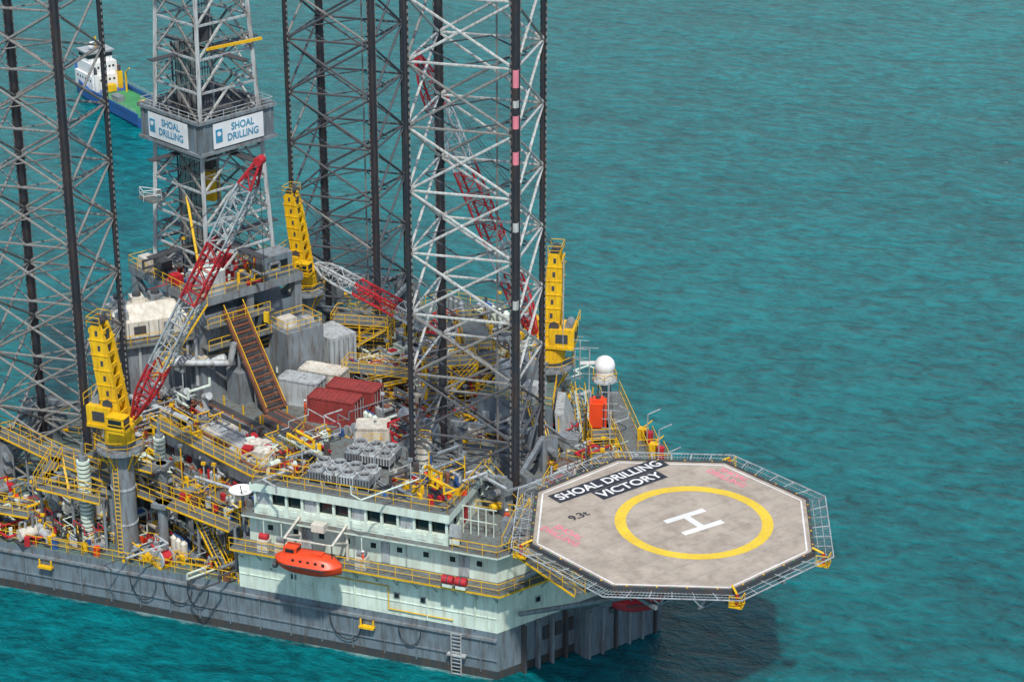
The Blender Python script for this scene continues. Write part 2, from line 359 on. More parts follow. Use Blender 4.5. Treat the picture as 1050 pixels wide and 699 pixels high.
# ---------------------------------------------------------------- lattice legs
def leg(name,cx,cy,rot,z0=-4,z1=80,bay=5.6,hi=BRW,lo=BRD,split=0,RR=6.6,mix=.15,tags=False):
    b=B(name); cs=[Vector((cx+RR*math.cos(rot+k*math.pi/2),cy+RR*math.sin(rot+k*math.pi/2),0)) for k in range(4)]
    ctr=Vector((cx,cy,0))
    for k,c in enumerate(cs):
        b.cyl((c.x,c.y,z0),(c.x,c.y,z1),.27,BLACK,10)
        d=(ctr-c).normalized(); s=Vector((-d.y,d.x,0)); 
        for sg in(-1,1):
            q=c+s*sg*.34; b.box((q.x,q.y,(z0+z1)/2),(.16,.14,z1-z0),BLACK,math.atan2(s.y,s.x))
            q=c+s*sg*.45
            for j in range(int((z1-3)/.62)):
                b.box((q.x,q.y,3+j*.62),(.14,.13,.28),BRM,math.atan2(s.y,s.x))
        if tags and k==0:
            for zz,hh,mm in((50.5,1.5,MPNK),(47.0,1.1,MPNK),(48.8,.6,BRW),(43.9,1.1,MPNK),(38,.8,BRW),(31,.8,BRW)): b.cyl((c.x,c.y,zz),(c.x,c.y,zz+hh),.30,mm,10)
    n=int((z1-z0)/bay)
    for i in range(n):
        za=z0+i*bay; zb=za+bay
        for k in range(4):
            p=cs[k];q=cs[(k+1)%4]
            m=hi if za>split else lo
            if random.random()<mix: m=random.choice([hi,lo,BRM])
            P0=Vector((p.x,p.y,za));P1=Vector((q.x,q.y,zb));Q0=Vector((q.x,q.y,za));Q1=Vector((p.x,p.y,zb))
            b.cyl(P0,P1,.125,m,6,caps=False); b.cyl(Q0,Q1,.125,m if random.random()>.3 else BRM,6,caps=False)
            b.cyl(P0,Q0,.12,m,6,caps=False)
            mid=(P0+P1)/2; b.sph(mid,.2,m,8,5)
            for a,c in((P0,P1),(Q0,Q1)): b.cyl(a,a.lerp(c,.07),.17,m,6)
        ms=[(cs[k]+cs[(k+1)%4])/2+Vector((0,0,za)) for k in range(4)]
        for k in range(4): b.cyl(ms[k],ms[(k+1)%4],.08,lo,5,caps=False)
    b.cyl((cx+1.5,cy+1,z0),(cx+1.5,cy+1,z1),.09,BRM,5)
    return b
OA=lambda a: R(a)+EX
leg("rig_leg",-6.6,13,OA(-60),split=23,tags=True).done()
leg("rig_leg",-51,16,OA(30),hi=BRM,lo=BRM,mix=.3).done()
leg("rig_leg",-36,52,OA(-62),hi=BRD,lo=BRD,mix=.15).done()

def jack(cx,cy,rot,z0,h,mat):
    b=B("jacking_unit")
    for k in range(4):
        a=rot+k*math.pi/2; x=cx+6.6*math.cos(a); y=cy+6.6*math.sin(a); d=Vector((math.cos(a),math.sin(a)))
        for sg in(-1,1):
            px=x-d.y*1.15*sg; py=y+d.x*1.15*sg
            b.bx(px,py,z0,1.6,.9,h,mat,a,top=DECK)
            for j in range(int(h/1.3)):
                b.cyl((px,py,z0+.8+j*1.3),(px-d.y*1.3*sg,py+d.x*1.3*sg,z0+.8+j*1.3),.34,GREY if j%3 else YEL,10)
        b.bx(x+d.x*1.5,y+d.y*1.5,z0+h-.4,.2,3.6,.2,GREY,a)
    pts=[(cx+8.6*math.cos(rot+k*math.pi/2),cy+8.6*math.sin(rot+k*math.pi/2),z0+.1) for k in range(4)]
    b.rail(pts,closed=True)
    for k in range(4):
        a=rot+k*math.pi/2+math.pi/4; 
        b.box((cx+5*math.cos(a),cy+5*math.sin(a),z0+h-.2),(.4,8,.5),mat,a)
    b.done()
jack(-6.6,13,OA(-60),12,3.2,GREY); jack(-51,16,OA(30),ZD,4.5,GREY); jack(-36,52,OA(-62),ZD+3,4,GREY)

# ---------------------------------------------------------------- lattice boom + cranes
def boom(b,p,q,w,segs):
    p=Vector(p);q=Vector(q);d=(q-p);L=d.length;d.normalize(); a=d.cross(Vector((0,0,1))).normalized(); c=a.cross(d)
    n=int(L/1.25)
    def pr(t):
        k=min(1,min(t,1-t)*7+.25)*w; return [p+d*L*t+a*k*x+c*k*y*.85 for x,y in((-.5,-.5),(.5,-.5),(.5,.5),(-.5,.5))]
    for i in range(n):
        t0,t1=i/n,(i+1)/n; A=pr(t0);Bq=pr(t1); mat=[m for lim,m in segs if t0<lim][0]
        for k in range(4):
            b.cyl(A[k],Bq[k],.12,mat,5,caps=False)
            b.cyl(A[k],Bq[(k+1)%4],.06,mat,4,caps=False) if i%2 else b.cyl(A[(k+1)%4],Bq[k],.06,mat,4,caps=False)
            b.cyl(A[k],A[(k+1)%4],.05,mat,4,caps=False)
SEG=[(.2,RED),(.45,LGREY),(.66,RED),(.90,LGREY),(1.1,RED)]
SEG3=[(.2,RED),(.34,LGREY),(.58,RED),(.80,LGREY),(1.1,RED)]
def crane(x,y,zb,zt,tip,az,s=1.0,hook=True,segs=SEG,pr=1.1,mw=1.7,lean=1.0,bw=1.7):
    b=B("pedestal_crane"); 
    b.cyl((x,y,zb),(x,y,zt-1.6),pr,GREY,20); b.cyl((x,y,zt-1.6),(x,y,zt-.2),pr*1.25,YEL,20)
    b.cyl((x,y,zt-2.4),(x,y,zt-2.1),pr*2.0,GREY,16)
    b.rail([(x+2.3*math.cos(k*math.pi/4),y+2.3*math.sin(k*math.pi/4),zt-2.1) for k in range(8)],closed=True)
    for k in range(6):
        a=k*math.pi/3+.5; b.cyl((x+2.2*math.cos(a),y+2.2*math.sin(a),zt-2.3),(x+pr*math.cos(a),y+pr*math.sin(a),zt-4.2),.08,YEL,4)
    for dx in(-.25,.25): b.cyl((x+dx,y-pr-.15,zb),(x+dx,y-pr-.15,zt-2.2),.04,YEL,4)
    for k in range(24): b.box((x,y-pr-.15,zb+.4+k*.42),(.5,.05,.05),YEL)
    for z in(zb+3,zb+6.5): b.cyl((x,y,z),(x,y,z+.2),pr*1.06,LGREY,20)
    M=T(x,y,zt,az)@Matrix.Scale(s,4); b.M=M
    b.box((-.4,0,.15),(4.0,3.0,.3),YEL); b.box((-1.2,0,1.15),(2.4,2.8,1.7),YEL); b.box((-1.2,1.42,1.1),(1.2,.06,.9),DGREY); b.box((-1.2,-1.42,1.1),(1.2,.06,.9),DGREY); b.box((-2.42,0,1.1),(.06,1.8,.9),DGREY)
    b.cyl((-.4,-1.1,2.2),(-.4,1.1,2.2),.5,DGREY,14); b.cyl((-1.8,-.8,2.2),(-1.8,.8,2.2),.4,GREY,12)
    b.box((1.1,-1.95,.95),(1.7,1.1,1.5),YEL); b.box((1.97,-1.95,1.15),(.06,.9,1.0),GLASS); b.box((1.1,-2.52,1.2),(1.3,.06,.7),GLASS); b.box((1.1,-1.95,1.74),(1.8,1.2,.08),YEL)
    b.rail([(.2,-2.6,.2),(2.1,-2.6,.2),(2.1,-1.2,.2)],h=.9)
    H=9.3
    def X(t): return .2-1.35*t*lean
    for sy in(-1,1):
        secs=[]
        for t,wd in((0,1.0),(.5,1.05),(.85,.95),(1,.5)):
            z=.3+H*t; yy=sy*(mw/2-.25*t); xx=X(t)
            secs.append([(xx-wd,yy-.2,z),(xx+wd*.6,yy-.2,z),(xx+wd*.6,yy+.2,z),(xx-wd,yy+.2,z)])
        b.loft(secs,YEL,smooth=False)
        for t in(.1,.25,.4,.55,.7,.85):
            xx=X(t); b.box((xx-.2,sy*(mw/2-.25*t+.22),.3+H*t),(1.75,.08,.1),YEL)
            b.box((xx-.2,sy*(mw/2-.25*(t+.07)+.21),.3+H*(t+.07)),(.26,.03,.5),DGREY)
    for t in(.1,.22,.34,.46,.58,.70,.82,.93):
        xx=X(t); b.box((xx+.5,0,.3+H*t),(.15,mw-.4,.4),YEL); b.box((xx-.9,0,.3+H*t),(.15,mw-.4,.45),YEL)
    b.box((X(.5)-.1,0,.3+H*.5),(.2,.5,H*.9),DGREY)
    b.cyl((X(1)-.1,-.8,H+.4),(X(1)-.1,.8,H+.4),.4,DGREY,14); b.cyl((X(.9),-.8,H-.6),(X(.9),.8,H-.6),.3,DGREY,14)
    b.rail([(-2.6,-1.4,2.0),(-2.6,1.4,2.0)]); b.rail([(X(1)+.5,-1.0,H+.2),(X(1)-.8,-1.0,H+.2),(X(1)-.8,1.0,H+.2),(X(1)+.5,1.0,H+.2)],h=.9)
    for dy in(-.22,.22): b.cyl((-1.35,mw/2+.4+dy,.3),(X(1)-1.0,mw/2+.2+dy,H),.035,LGREY,4)
    for k in range(20):
        t=k/20; b.box((-1.35*(1-t)+(X(1)-1.0)*t,mw/2+.4-.2*t,.3+(H-.3)*t),(.04,.44,.04),LGREY)
    foot=M@Vector((1.6,0,.9)); top=M@Vector((X(1)-.1,0,H+.5)); b.M=Matrix.Identity(4)
    tip=Vector(tip); boom(b,foot,tip,bw*s,segs)
    d=(tip-foot).normalized(); sd=d.cross(Vector((0,0,1))).normalized()
    for sg in(-.5,.5):
        b.cyl(top+sd*sg,tip+sd*sg*.6,.03,DGREY,4); b.cyl(top+sd*sg*.6,foot.lerp(tip,.72)+sd*sg,.025,DGREY,4)
    b.cyl(tip-sd*.45,tip+sd*.45,.4,RED,12); b.cyl(tip-d*1.2-sd*.5,tip-d*1.2+sd*.5,.25,DGREY,12)
    if hook:
        hp=tip-Vector((0,0,14)); b.cyl(tip+sd*.1,hp,.03,BLACK,4); b.box(hp,(.4,.3,.9),YEL); b.cyl(hp-Vector((0,0,.4)),hp-Vector((0,0,.9)),.1,BLACK)
    b.done()
def az(p,q): return math.atan2(q[1]-p[1],q[0]-p[0])
crane(-36.9,2.4,ZD,17.5,(-21.7,2.2,44),az((-36.9,2.4),(-21.7,2.2)))
crane(-6.7,33.3,ZD,17.3,(-19.3,31.0,45.5),az((-6.9,33.3),(-19.3,31.0)),hook=False,lean=.35,segs=SEG3,bw=2.0)
crane(-37.2,42.6,ZD,17.5,(-21.5,41.5,13.2),az((-37.2,42.6),(-21.5,41.5)),s=.88,hook=False,segs=[(.3,LGREY),(.6,RED),(.85,LGREY),(1.1,RED)])

# ---------------------------------------------------------------- derrick
D0=Vector((-43,34,0))
b=B("drilling_derrick")
def dsq(z,side): 
    r=side/math.sqrt(2); return [Vector((D0.x+r*math.cos(OA(-90)+k*math.pi/2),D0.y+r*math.sin(OA(-90)+k*math.pi/2),z)) for k in range(4)]
def dside(z): return 8.6-(z-20)*.083
zs=[20+i*3.3 for i in range(15)]
for i in range(len(zs)-1):
    A=dsq(zs[i],dside(zs[i]));C=dsq(zs[i+1],dside(zs[i+1]))
    for k in range(4):
        k2=(k+1)%4
        b.cyl(A[k],C[k],.28,LGREY,4); b.cyl(A[k],A[k2],.14,LGREY,4)
        m=(C[k]+C[k2])/2; b.cyl(A[k],m,.13,BRW,4); b.cyl(A[k2],m,.13,BRM,4)
        q=A[k].lerp(A[k2],.5); b.cyl(q,A[k].lerp(C[k],.5),.08,BRM,4); b.cyl(q,A[k2].lerp(C[k2],.5),.08,BRM,4)
        b.cyl(A[k].lerp(C[k],.5),A[k2].lerp(C[k2],.5),.07,BRM,4)
    if i%3==1:
        for k in range(4): b.box((A[k]+A[(k+1)%4])/2*.94+Vector((D0.x,D0.y,zs[i]))*.06,(dside(zs[i]),.9,.1),DGREY,OA(-45)+k*math.pi/2)
b.cyl((D0.x-.8,D0.y,20),(D0.x-.8,D0.y,64),.12,GREY,4); b.cyl((D0.x+.8,D0.y,20),(D0.x+.8,D0.y,64),.12,GREY,4)
b.box((D0.x,D0.y,29),(1.4,1.4,3.0),YEL); b.box((D0.x,D0.y,31.5),(1.0,1.4,1.4),DGREY); b.box((D0.x,D0.y,45),(1.6,1.2,2.6),DGREY)
for k in range(26):
    x=D0.x-2.4+.18*(k%13); y=D0.y-2.0+.3*(k//13); b.cyl((x,y,20),(x+.3,y,44),.06,BRM if k%3 else DGREY,5)
for dx in(-.3,0,.3): b.cyl((D0.x+dx,D0.y,33),(D0.x+dx,D0.y,64),.04,BLACK,4)
b.path([(D0.x-2.5,D0.y-2,20),(D0.x-2.5,D0.y-2,44),(D0.x-1,D0.y-1,40),(D0.x,D0.y,32)],.1,DGREY,5)
A=dsq(30,dside(30)); a=A[3].lerp(A[0],.5)
b.box((a.x-2.5,a.y-1.4,28.6),(2.4,1.4,.15),DECK,OA(-45)); b.rail([(a.x-3.6,a.y-1.6,28.7),(a.x-2.6,a.y-2.7,28.7),(a.x-1.2,a.y-1.6,28.7)],MWHT,closed=True)
b.cyl((a.x+1,a.y-.5,29),(a.x+3,a.y-2.4,22),.16,YEL,5)
A=dsq(44,dside(44)); b.cyl(A[0].lerp(A[1],.15),A[1]+Vector((.9,.4,0)),.18,YEL,4)
b.done()
root=lk(bpy.data.objects.new("derrick_windwall",None)); root.location=(D0.x,D0.y,34.1)
b=B("wall_panels"); S=9.2; r=S/math.sqrt(2); W=[(r*math.cos(OA(-90)+k*math.pi/2),r*math.sin(OA(-90)+k*math.pi/2)) for k in range(4)]
for k in range(4):
    a=Vector(W[k]);c=Vector(W[(k+1)%4]);m=(a+c)/2;ang=math.atan2((c-a).y,(c-a).x)
    b.box((m.x,m.y,1.6),(S,.15,3.2),HULL,ang); b.box((m.x*1.03,m.y*1.03,3.25),(S+.4,.35,.3),GREY,ang); b.box((m.x*1.03,m.y*1.03,.05),(S+.4,.35,.3),GREY,ang)
    for j in range(8): q=a.lerp(c,(j+.5)/8)*1.02; b.bx(q.x,q.y,0,.12,.15,3.2,GREY,ang)
b.prism([(x*.97,y*.97) for x,y in W],-.1,.05,DECK); b.prism([(x*.6,y*.6) for x,y in W],3.0,3.1,DGREY); b.rail([(x,y,3.3) for x,y in W],LGREY,closed=True,h=.7); b.done(root)
for k in(3,0):
    a=Vector(W[k]);c=Vector(W[(k+1)%4]);m=(a+c)/2; ang=math.atan2((c-a).y,(c-a).x); n=m.normalized(); q=m+n*.26
    bb=B("banner"); bb.box((q.x,q.y,1.65),(6.2,.06,2.5),BANN,ang); 
    uu=Vector((math.cos(ang),math.sin(ang))); q2=q+n*.05-uu*2.45; bb.box((q2.x,q2.y,1.65),(.8,.05,1.3),BANB,ang); bb.cyl((q2.x,q2.y,1.85),(q2.x+n.x*.06,q2.y+n.y*.06,1.85),.24,BANN,12); bb.done(root)
    q3=q+n*.06+uu*.5
    text("SHOAL\nDRILLING",(q3.x,q3.y,1.72),1.0,BANB,ang,R(90),parent=root,name="banner_lettering",sx=.9)

# drill floor & substructure
b=B("drill_floor_substructure"); b.M=T(D0.x,D0.y,0,CL)
b.box((0,0,19.6),(13,12.5,.8),GREY,top=DECK); b.rail([(-6.4,-6.2,20),(6.4,-6.2,20),(6.4,6.2,20),(-6.4,6.2,20)],closed=True)
for sx in(-5.8,5.8):
    for sy in(-5.8,0,5.8): b.bx(sx,sy,9,.8,.8,10.2,GREY)
for sy in(-5.8,5.8):
    for a,c in((-5.8,5.8),(5.8,-5.8)): b.cyl((a,sy,9.5),(c,sy,19),.3,GREY,4)
b.bx(0,0,8.5,13.5,13,4.5,GREY,top=DECK); b.bx(4,-3.5,13,4,4,5,GREY); b.bx(-3,-4.5,13,5,3,3.6,LGREY); b.bx(3,4,13,5,4,4.2,HULL)
b.bx(5.0,-4.2,20,2.4,2.8,2.4,LGREY,top=WHITE); b.bx(5.0,3.4,20,2.4,3.6,2.4,HULL,top=GREY); b.box((6.23,3.4,21.4),(.06,2.4,.8),GLASS); b.bx(-4.5,-5.0,20,2.0,1.4,1.2,CREAM); b.bx(1,-5.3,20,1.2,1.0,1.0,RED); b.bx(3.2,-.5,20,1.4,1.4,2.6,RED); b.bx(-1.5,-5.2,20,1.6,1.2,1.8,DGREY)
b.bx(8.4,3.8,9.3,3.4,4.4,6.2,GREY,top=GREY); b.bx(8.6,-2.6,9.3,2.2,3,3.4,GREY); b.bx(8.4,8.2,9.3,4,3.2,4.4,LGREY,top=LGREY); b.rail([(6.8,1.7,15.5),(10.0,1.7,15.5),(10.0,5.9,15.5),(6.8,5.9,15.5)],closed=True)
b.bx(8.0,3.0,15.5,1.3,1.6,.9,CREAM); b.bx(8.9,4.9,15.5,1.1,.9,.7,LGREY)
for k in range(5): b.box((10.13,2.2+k*.8,12.4),(.08,.1,5.6),GREY)
for k in range(5): b.box((10.43,7+k*.6,11.4),(.08,.1,4.0),GREY); b.box((6.6+k*.9,6.57,11.4),(.1,.08,4.0),GREY)
b.rail([(-6.8,-6.5,13),(6.8,-6.5,13),(6.8,6.5,13)])
for zz in(15,17.3):
    b.box((6.9,-2,zz),(1.4,8,.12),DECK); b.rail([(7.6,-6,zz),(7.6,1.4,zz)])
b.stairs((7.2,-6,20),(7.2,-12,13.5),1.0,YEL)
for sy in(-6.4,6.4):
    b.box((8,sy,7.2),(30,1.2,2.8),HULL); 
    for i in range(14): b.box((-6+i*2.1,sy-.65*(1 if sy<0 else -1),7.2),(.14,.2,2.6),HULL)
for i in range(12):
    b.path([(-6+i*1.1,-6.6,9+(i%3)),(-6+i*1.1,-6.6,13+(i%4))],.08+.05*(i%3),LGREY if i%2 else GREY,6)
b.done()
b=B("pipe_ramp")
tp=Vector((-38.3,28.4,18.5));bt=Vector((-32.6,25.4,9.6)); d=(bt-tp); hd=Vector((d.x,d.y,0)).normalized(); sd=Vector((-hd.y,hd.x,0))
for k in(-1,1): b.cyl(tp+sd*k*1.15,bt+sd*k*1.15,.24,RUST,4); b.cyl(tp+sd*k*1.15+Vector((0,0,.6)),bt+sd*k*1.15+Vector((0,0,.6)),.05,YEL,4)
for i in range(32):
    p=tp.lerp(bt,(i+.5)/32); b.cyl(p-sd*1.1,p+sd*1.1,.13,RUST if i%2 else DGREY,4)
for t in(.3,.7):
    p=tp.lerp(bt,t)
    for k in(-1,1): b.cyl(p+sd*k,(p.x+sd.x*k,p.y+sd.y*k,8),.15,GREY,6)
b.done()

# ---------------------------------------------------------------- raised decks and modules
b=B("pipe_deck")
PD=[(-46,13),(-24.5,2.5),(-14.5,15),(-13,30),(-24,47),(-44,40)]
b.prism([(-44,14.5),(-24.5,4.5),(-15,16),(-14,30),(-24,45),(-42,40)],ZD,8.6,HULL)
b.prism(PD,8.6,9.3,GREY,DECK)
b.rail([(*p,9.3) for p in PD[:2]]); b.rail([(*p,9.3) for p in PD[3:]])
for i in range(11):
    p=Vector(PD[0]).lerp(Vector(PD[1]),i/10); b.bx(p.x+.2,p.y+.3,ZD,.5,.5,3.9,GREY,CL)
b.box((-31.8,10.6,11.2),(16.5,1.3,1.2),LGREY,R(-25.6)); b.walk([(-39.3,13.2,12.6),(-24.6,6.1,12.6)],1.2)
for i in range(7):
    p=Vector((-39,13.6)).lerp(Vector((-24.8,6.8)),i/6); b.bx(p.x,p.y,9.3,.5,.5,1.6,GREY)
b.done()
b=B("port_deckhouse")
b.prism([(-13,25),(-3.5,22.5),(2.2,22),(-2.5,32),(-11,44),(-16,40)],ZD,10,HULL,DECK)
b.prism([(-12,27),(-4,26),(-5.5,31.5),(-11,38)],10,13.8,HULL,DECKG); b.rail([(-12,27,13.8),(-4,26,13.8),(-5.5,31.5,13.8),(-11,38,13.8)],closed=True)
b.rail([(-3.5,22.5,10),(2.2,22,10),(-2.5,32,10),(-11,44,10),(-16,40,10)])
b.stairs((-6,26,13.8),(-3.2,22.6,10),1,YEL); b.stairs((-3,31,13.8),(0,25,10),.9,WHITE)
b.loft([[(-3.6,26.2,10),(-1.4,26.2,10),(-3.0,26.2,13.4),(-3.9,26.2,13.4)],[(-4.6,31,10),(-2.8,31,10),(-4.4,31,13.4),(-5.2,31,13.4)]],LGREY,smooth=False)
for i in range(6): b.box((-11+i*1.3,26.75-.12*i,11.8),(.7,.1,.8),LGREY,R(-7))
b.bx(-8,32,13.8,3,3,2.2,GREY); b.bx(-10,29.5,13.8,1.6,1.6,2.6,LGREY); b.bx(-1.6,24,10,2.2,1.6,2.4,GREY); b.bx(-6.5,28,13.8,2,1.4,1.5,LGREY)
b.done()
b=B("port_side_walkway")
pd=Vector((-.47,.88)); pn=Vector((.88,.47)); S0=Vector((9.4,15.0))
def pp(t,o,z): q=S0+pd*t+pn*o; return (q.x,q.y,z)
q0=pp(4,1.3,9);q1=pp(30,1.3,9); b.walk([q0,q1],2.2)
for i in range(12): b.cyl(pp(4+i*2.3,2.2,8.8),pp(4+i*2.3,0,6.2),.1,GREY,5); b.cyl(pp(4+i*2.3,.1,8.8),pp(4+i*2.3,0,4.6),.12,GREY,5)
for t,o,m in((9,2.8,YEL),(14,3.0,YEL),(17.5,2.6,YEL)):
    q=pp(t,o,9); b.box((q[0],q[1],8.9),(3,2.2,.15),DECK,math.atan2(pd.y,pd.x)); b.rail([pp(t-1.5,o+1,9),pp(t+1.5,o+1,9)]); b.rail([pp(t-1.5,o-1,9),pp(t-1.5,o+1,9)]); b.cyl(pp(t,o+.4,9),pp(t,o+.4,10.2),.4,RED,12); b.box(pp(t+1,o,9.6),(.9,.8,1.1),m); b.cyl(pp(t+1,o,10.2),pp(t+1,o+.9,10.9),.07,YEL,6)
    b.cyl(pp(t-1,o,9),pp(t-1,o,12.5),.06,LGREY,5); b.path([pp(t-1,o,12.5),pp(t-1,o+1.2,13)],.05,LGREY,5)
b.done()

b=B("elevated_walkway")
b.walk([(-72,13.5,10),(-56,11.5,10),(-47,7.8,10),(-25,.7,10)],1.4,cols=4,zc=ZD)
b.walk([(-72,1.2,7.4),(-46,1.2,7.4)],1.2,cols=4,zc=ZD)
b.stairs((-45,6.6,10),(-41.5,2.6,ZD),1,YEL); b.stairs((-38.8,3.4,15.4),(-41.4,7.2,10),1,YEL)
b.stairs((-30,2.8,10),(-26.3,1.2,ZD),1,YEL)
b.walk([(-41.4,4.6,13),(-34,3.4,13)],1.3)
b.walk([(-47,7.8,10),(-45.5,2.2,10),(-38.5,1.4,10)],1.1,cols=3,zc=ZD)
b.done()
b=B("deck_railing")
b.rail([(-72,.15,ZD),(-24.6,.15,ZD)]); b.rail([(9.2,14.5,ZD),(-19.8,67.5,ZD),(-31.8,69.5,ZD),(-63.6,16,ZD)])
b.done()
for x,y,z0,z1,r in((-41.2,2.9,ZD,13.4,.62),(-37.0,9.6,ZD,13.2,.55)):
    b=B("raw_water_tower"); b.cyl((x,y,z0),(x,y,z1),r*.7,GREY,12)
    n=int((z1-z0)/.42)
    for i in range(n): b.cyl((x,y,z0+i*.42),(x,y,z0+i*.42+.24),r,WHITE,14)
    b.cyl((x,y,z1),(x,y,z1+1.2),.15,GREY)
    b.done()
b=B("support_column")
for x,y,z1,r in((-39,4,10,.45),(-33.4,3,10,.45),(-45.5,4.5,10,.4),(-35.2,6.5,12,.5)): b.cyl((x,y,ZD),(x,y,z1),r,GREY,14); b.bx(x,y,z1-.4,1.5,1.5,.4,GREY)
b.done()

# ---------------------------------------------------------------- containers, tanks, pipes
def container(x,y,z,L,W_,H,rz,mat,name="cargo_container"):
    b=B(name); b.M=T(x,y,z,rz); b.box((0,0,H/2+.1),(L-.12,W_-.12,H),mat)
    n=int(L/.3)
    for i in range(n):
        for s in(-1,1): b.box((-L/2+.25+i*(L-.5)/(n-1),s*(W_/2-.04),H/2+.1),(.13,.06,H-.25),mat)
    for a in(-1,1):
        for c in(-1,1): b.bx(a*(L/2-.07),c*(W_/2-.07),0,.16,.16,H+.2,mat)
        b.box((0,a*(W_/2-.05),H+.12),(L,.14,.16),mat); b.box((0,a*(W_/2-.05),.08),(L,.14,.16),mat); b.box((a*(L/2-.05),0,H+.12),(.14,W_,.16),mat)
        for k in(-.5,-.2,.2,.5): b.cyl((a*(L/2+.0),k*W_*.8,.2),(a*(L/2+.0),k*W_*.8,H),.035,LGREY,4)
    n=int(L/.5)
    for i in range(n): b.box((-L/2+.3+i*(L-.6)/(n-1),0,H+.12),(.2,W_*.9,.05),mat)
    b.done()
container(-31.2,28.6,9.3,4.4,2.3,2.5,OA(-22),LGREY); container(-30.0,31.2,9.3,4.6,2.3,2.6,OA(-22),CREAM)
container(-26.3,25.7,9.3,5.0,2.4,2.5,OA(-20),CRED); container(-25.4,28.3,9.3,5.2,2.4,2.7,OA(-20),CRED)
container(-20.4,21.2,9.3,3.2,2.4,2.4,OA(0),CREAM,"equipment_box"); container(-40,46,9.4,4,2.4,2.3,CL,GREY)
container(-35.5,36.5,9.3,3.6,2.4,2.6,CL,HULL,"equipment_box"); container(-33,39,9.3,3.4,2.4,2.2,CL,LGREY,"equipment_box")
container(-43.6,6.2,ZD,3.2,2.2,2.3,CL,LGREY,"equipment_box"); container(-66,7,ZD,5,2.4,2.4,R(-10),GREY); container(-59.5,4.6,ZD,3.6,2.3,2.3,R(5),HULL,"equipment_box")

def pipes(x,y,z,L,n,rows,rz,r,mats,name="pipe_stack"):
    b=B(name); b.M=T(x,y,z,rz)
    for j in range(rows):
        for i in range(n-j):
            l=L*(1-random.random()*.06); m=random.choice(mats); y0=(i-(n-j-1)/2)*r*2.05; z0=r+j*r*1.75
            b.cyl((-l/2,y0,z0),(l/2,y0,z0),r,m,8)
    for k in(-.35,0,.35):
        for s in(-1,1): b.bx(k*L,s*(n/2+.2)*r*2.05,0,.12,.12,rows*r*2+.5,YEL)
    b.done()
pipes(-33.2,17.5,9.3,9,14,3,R(-27),.14,[LGREY,CREAM,RUST,GREY]); pipes(-27.5,14.2,9.3,7.5,12,3,R(-27),.16,[WHITE,CREAM,LGREY,RED])
pipes(-35.5,21.5,9.3,9,10,4,R(-27),.13,[RUST,DGREY,GREY]); pipes(-23.5,17.5,9.3,6.5,9,3,R(-27),.15,[WHITE,RED,CREAM])
pipes(-29.5,22.3,9.3,8,12,2,R(-27),.13,[DGREY,RUST]); pipes(-24,38,9.3,9,10,3,R(-30),.15,[RED,LGREY,RUST]); pipes(-32,46.5,9.3,8,9,2,R(20),.13,[RUST,GREY,LGREY])
b=B("cargo_bags")
for i in range(40):
    x=-31.5+random.random()*8; y=15.6-(x+31.5)*.45+random.uniform(-.9,1.6)
    b.box((x,y,10.55+random.random()*.2),(.95,.9,.7),random.choice([CREAM,WHITE,LGREY,CREAM,WHITE,RED]),random.uniform(-.8,.3)); 
    if i%3==0: b.sph((x,y,10.9),.42,CREAM,8,6,.7)
b.box((-27.8,14.2,9.8),(9,3.6,.9),LGREY,R(-27)); b.done()

def tank(x,y,z,r,L,rz,mat,name="horizontal_tank"):
    b=B(name); b.M=T(x,y,z,rz); b.cyl((-L/2,0,r+.3),(L/2,0,r+.3),r,mat,18)
    for s in(-1,1):
        b.cyl((s*L/2,0,r+.3),(s*(L/2+r*.35),0,r+.3),r,mat,18,r2=r*.5); b.bx(s*L*.3,0,0,.3,r*1.8,r*.8,GREY)
        b.cyl((s*L*.2,0,2*r+.2),(s*L*.2,0,2*r+.8),.15,GREY,8)
    b.done()
tank(-41.2,25.6,12.6,.6,5.5,OA(5),LGREY); tank(-18,26,9.3,.8,4,CL,LGREY); tank(-42,10.4,ZD,.7,3.2,CL,GREY); tank(-8,40,10,.8,3.6,R(-62),CREAM); tank(-20,35,9.3,.7,4,R(20),WHITE)
def vtank(x,y,z,r,h,mat,name="storage_tank"):
    b=B(name); b.cyl((x,y,z),(x,y,z+h),r,mat,20); b.cyl((x,y,z+h),(x,y,z+h+r*.35),r,mat,20,r2=r*.25)
    for k in range(3): b.ring((x,y,z+h*(k+.5)/3),r,r+.05,.1,GREY,20)
    b.rail([(x+r*math.cos(k*math.pi/3),y+r*math.sin(k*math.pi/3),z+h) for k in range(6)],closed=True,h=.8,r=.03); b.cyl((x+r,y,z),(x+r,y,z+h),.1,GREY)
    b.done()
vtank(-10.3,9.2,15.1,.75,1.9,CREAM,"water_tank"); vtank(-1.5,30,10,.9,2.4,GREY); vtank(-47,30,13,1.1,3.4,LGREY); vtank(-18.5,16.8,9.3,.9,2.6,LGREY)
b=B("derrick_mud_pit"); b.bx(-47,20.6,ZD,6,4,4.4,GREY,CL,top=DECK); b.rail([(-49.5,20.5,9.1),(-45,17.6,9.1)]); b.done()

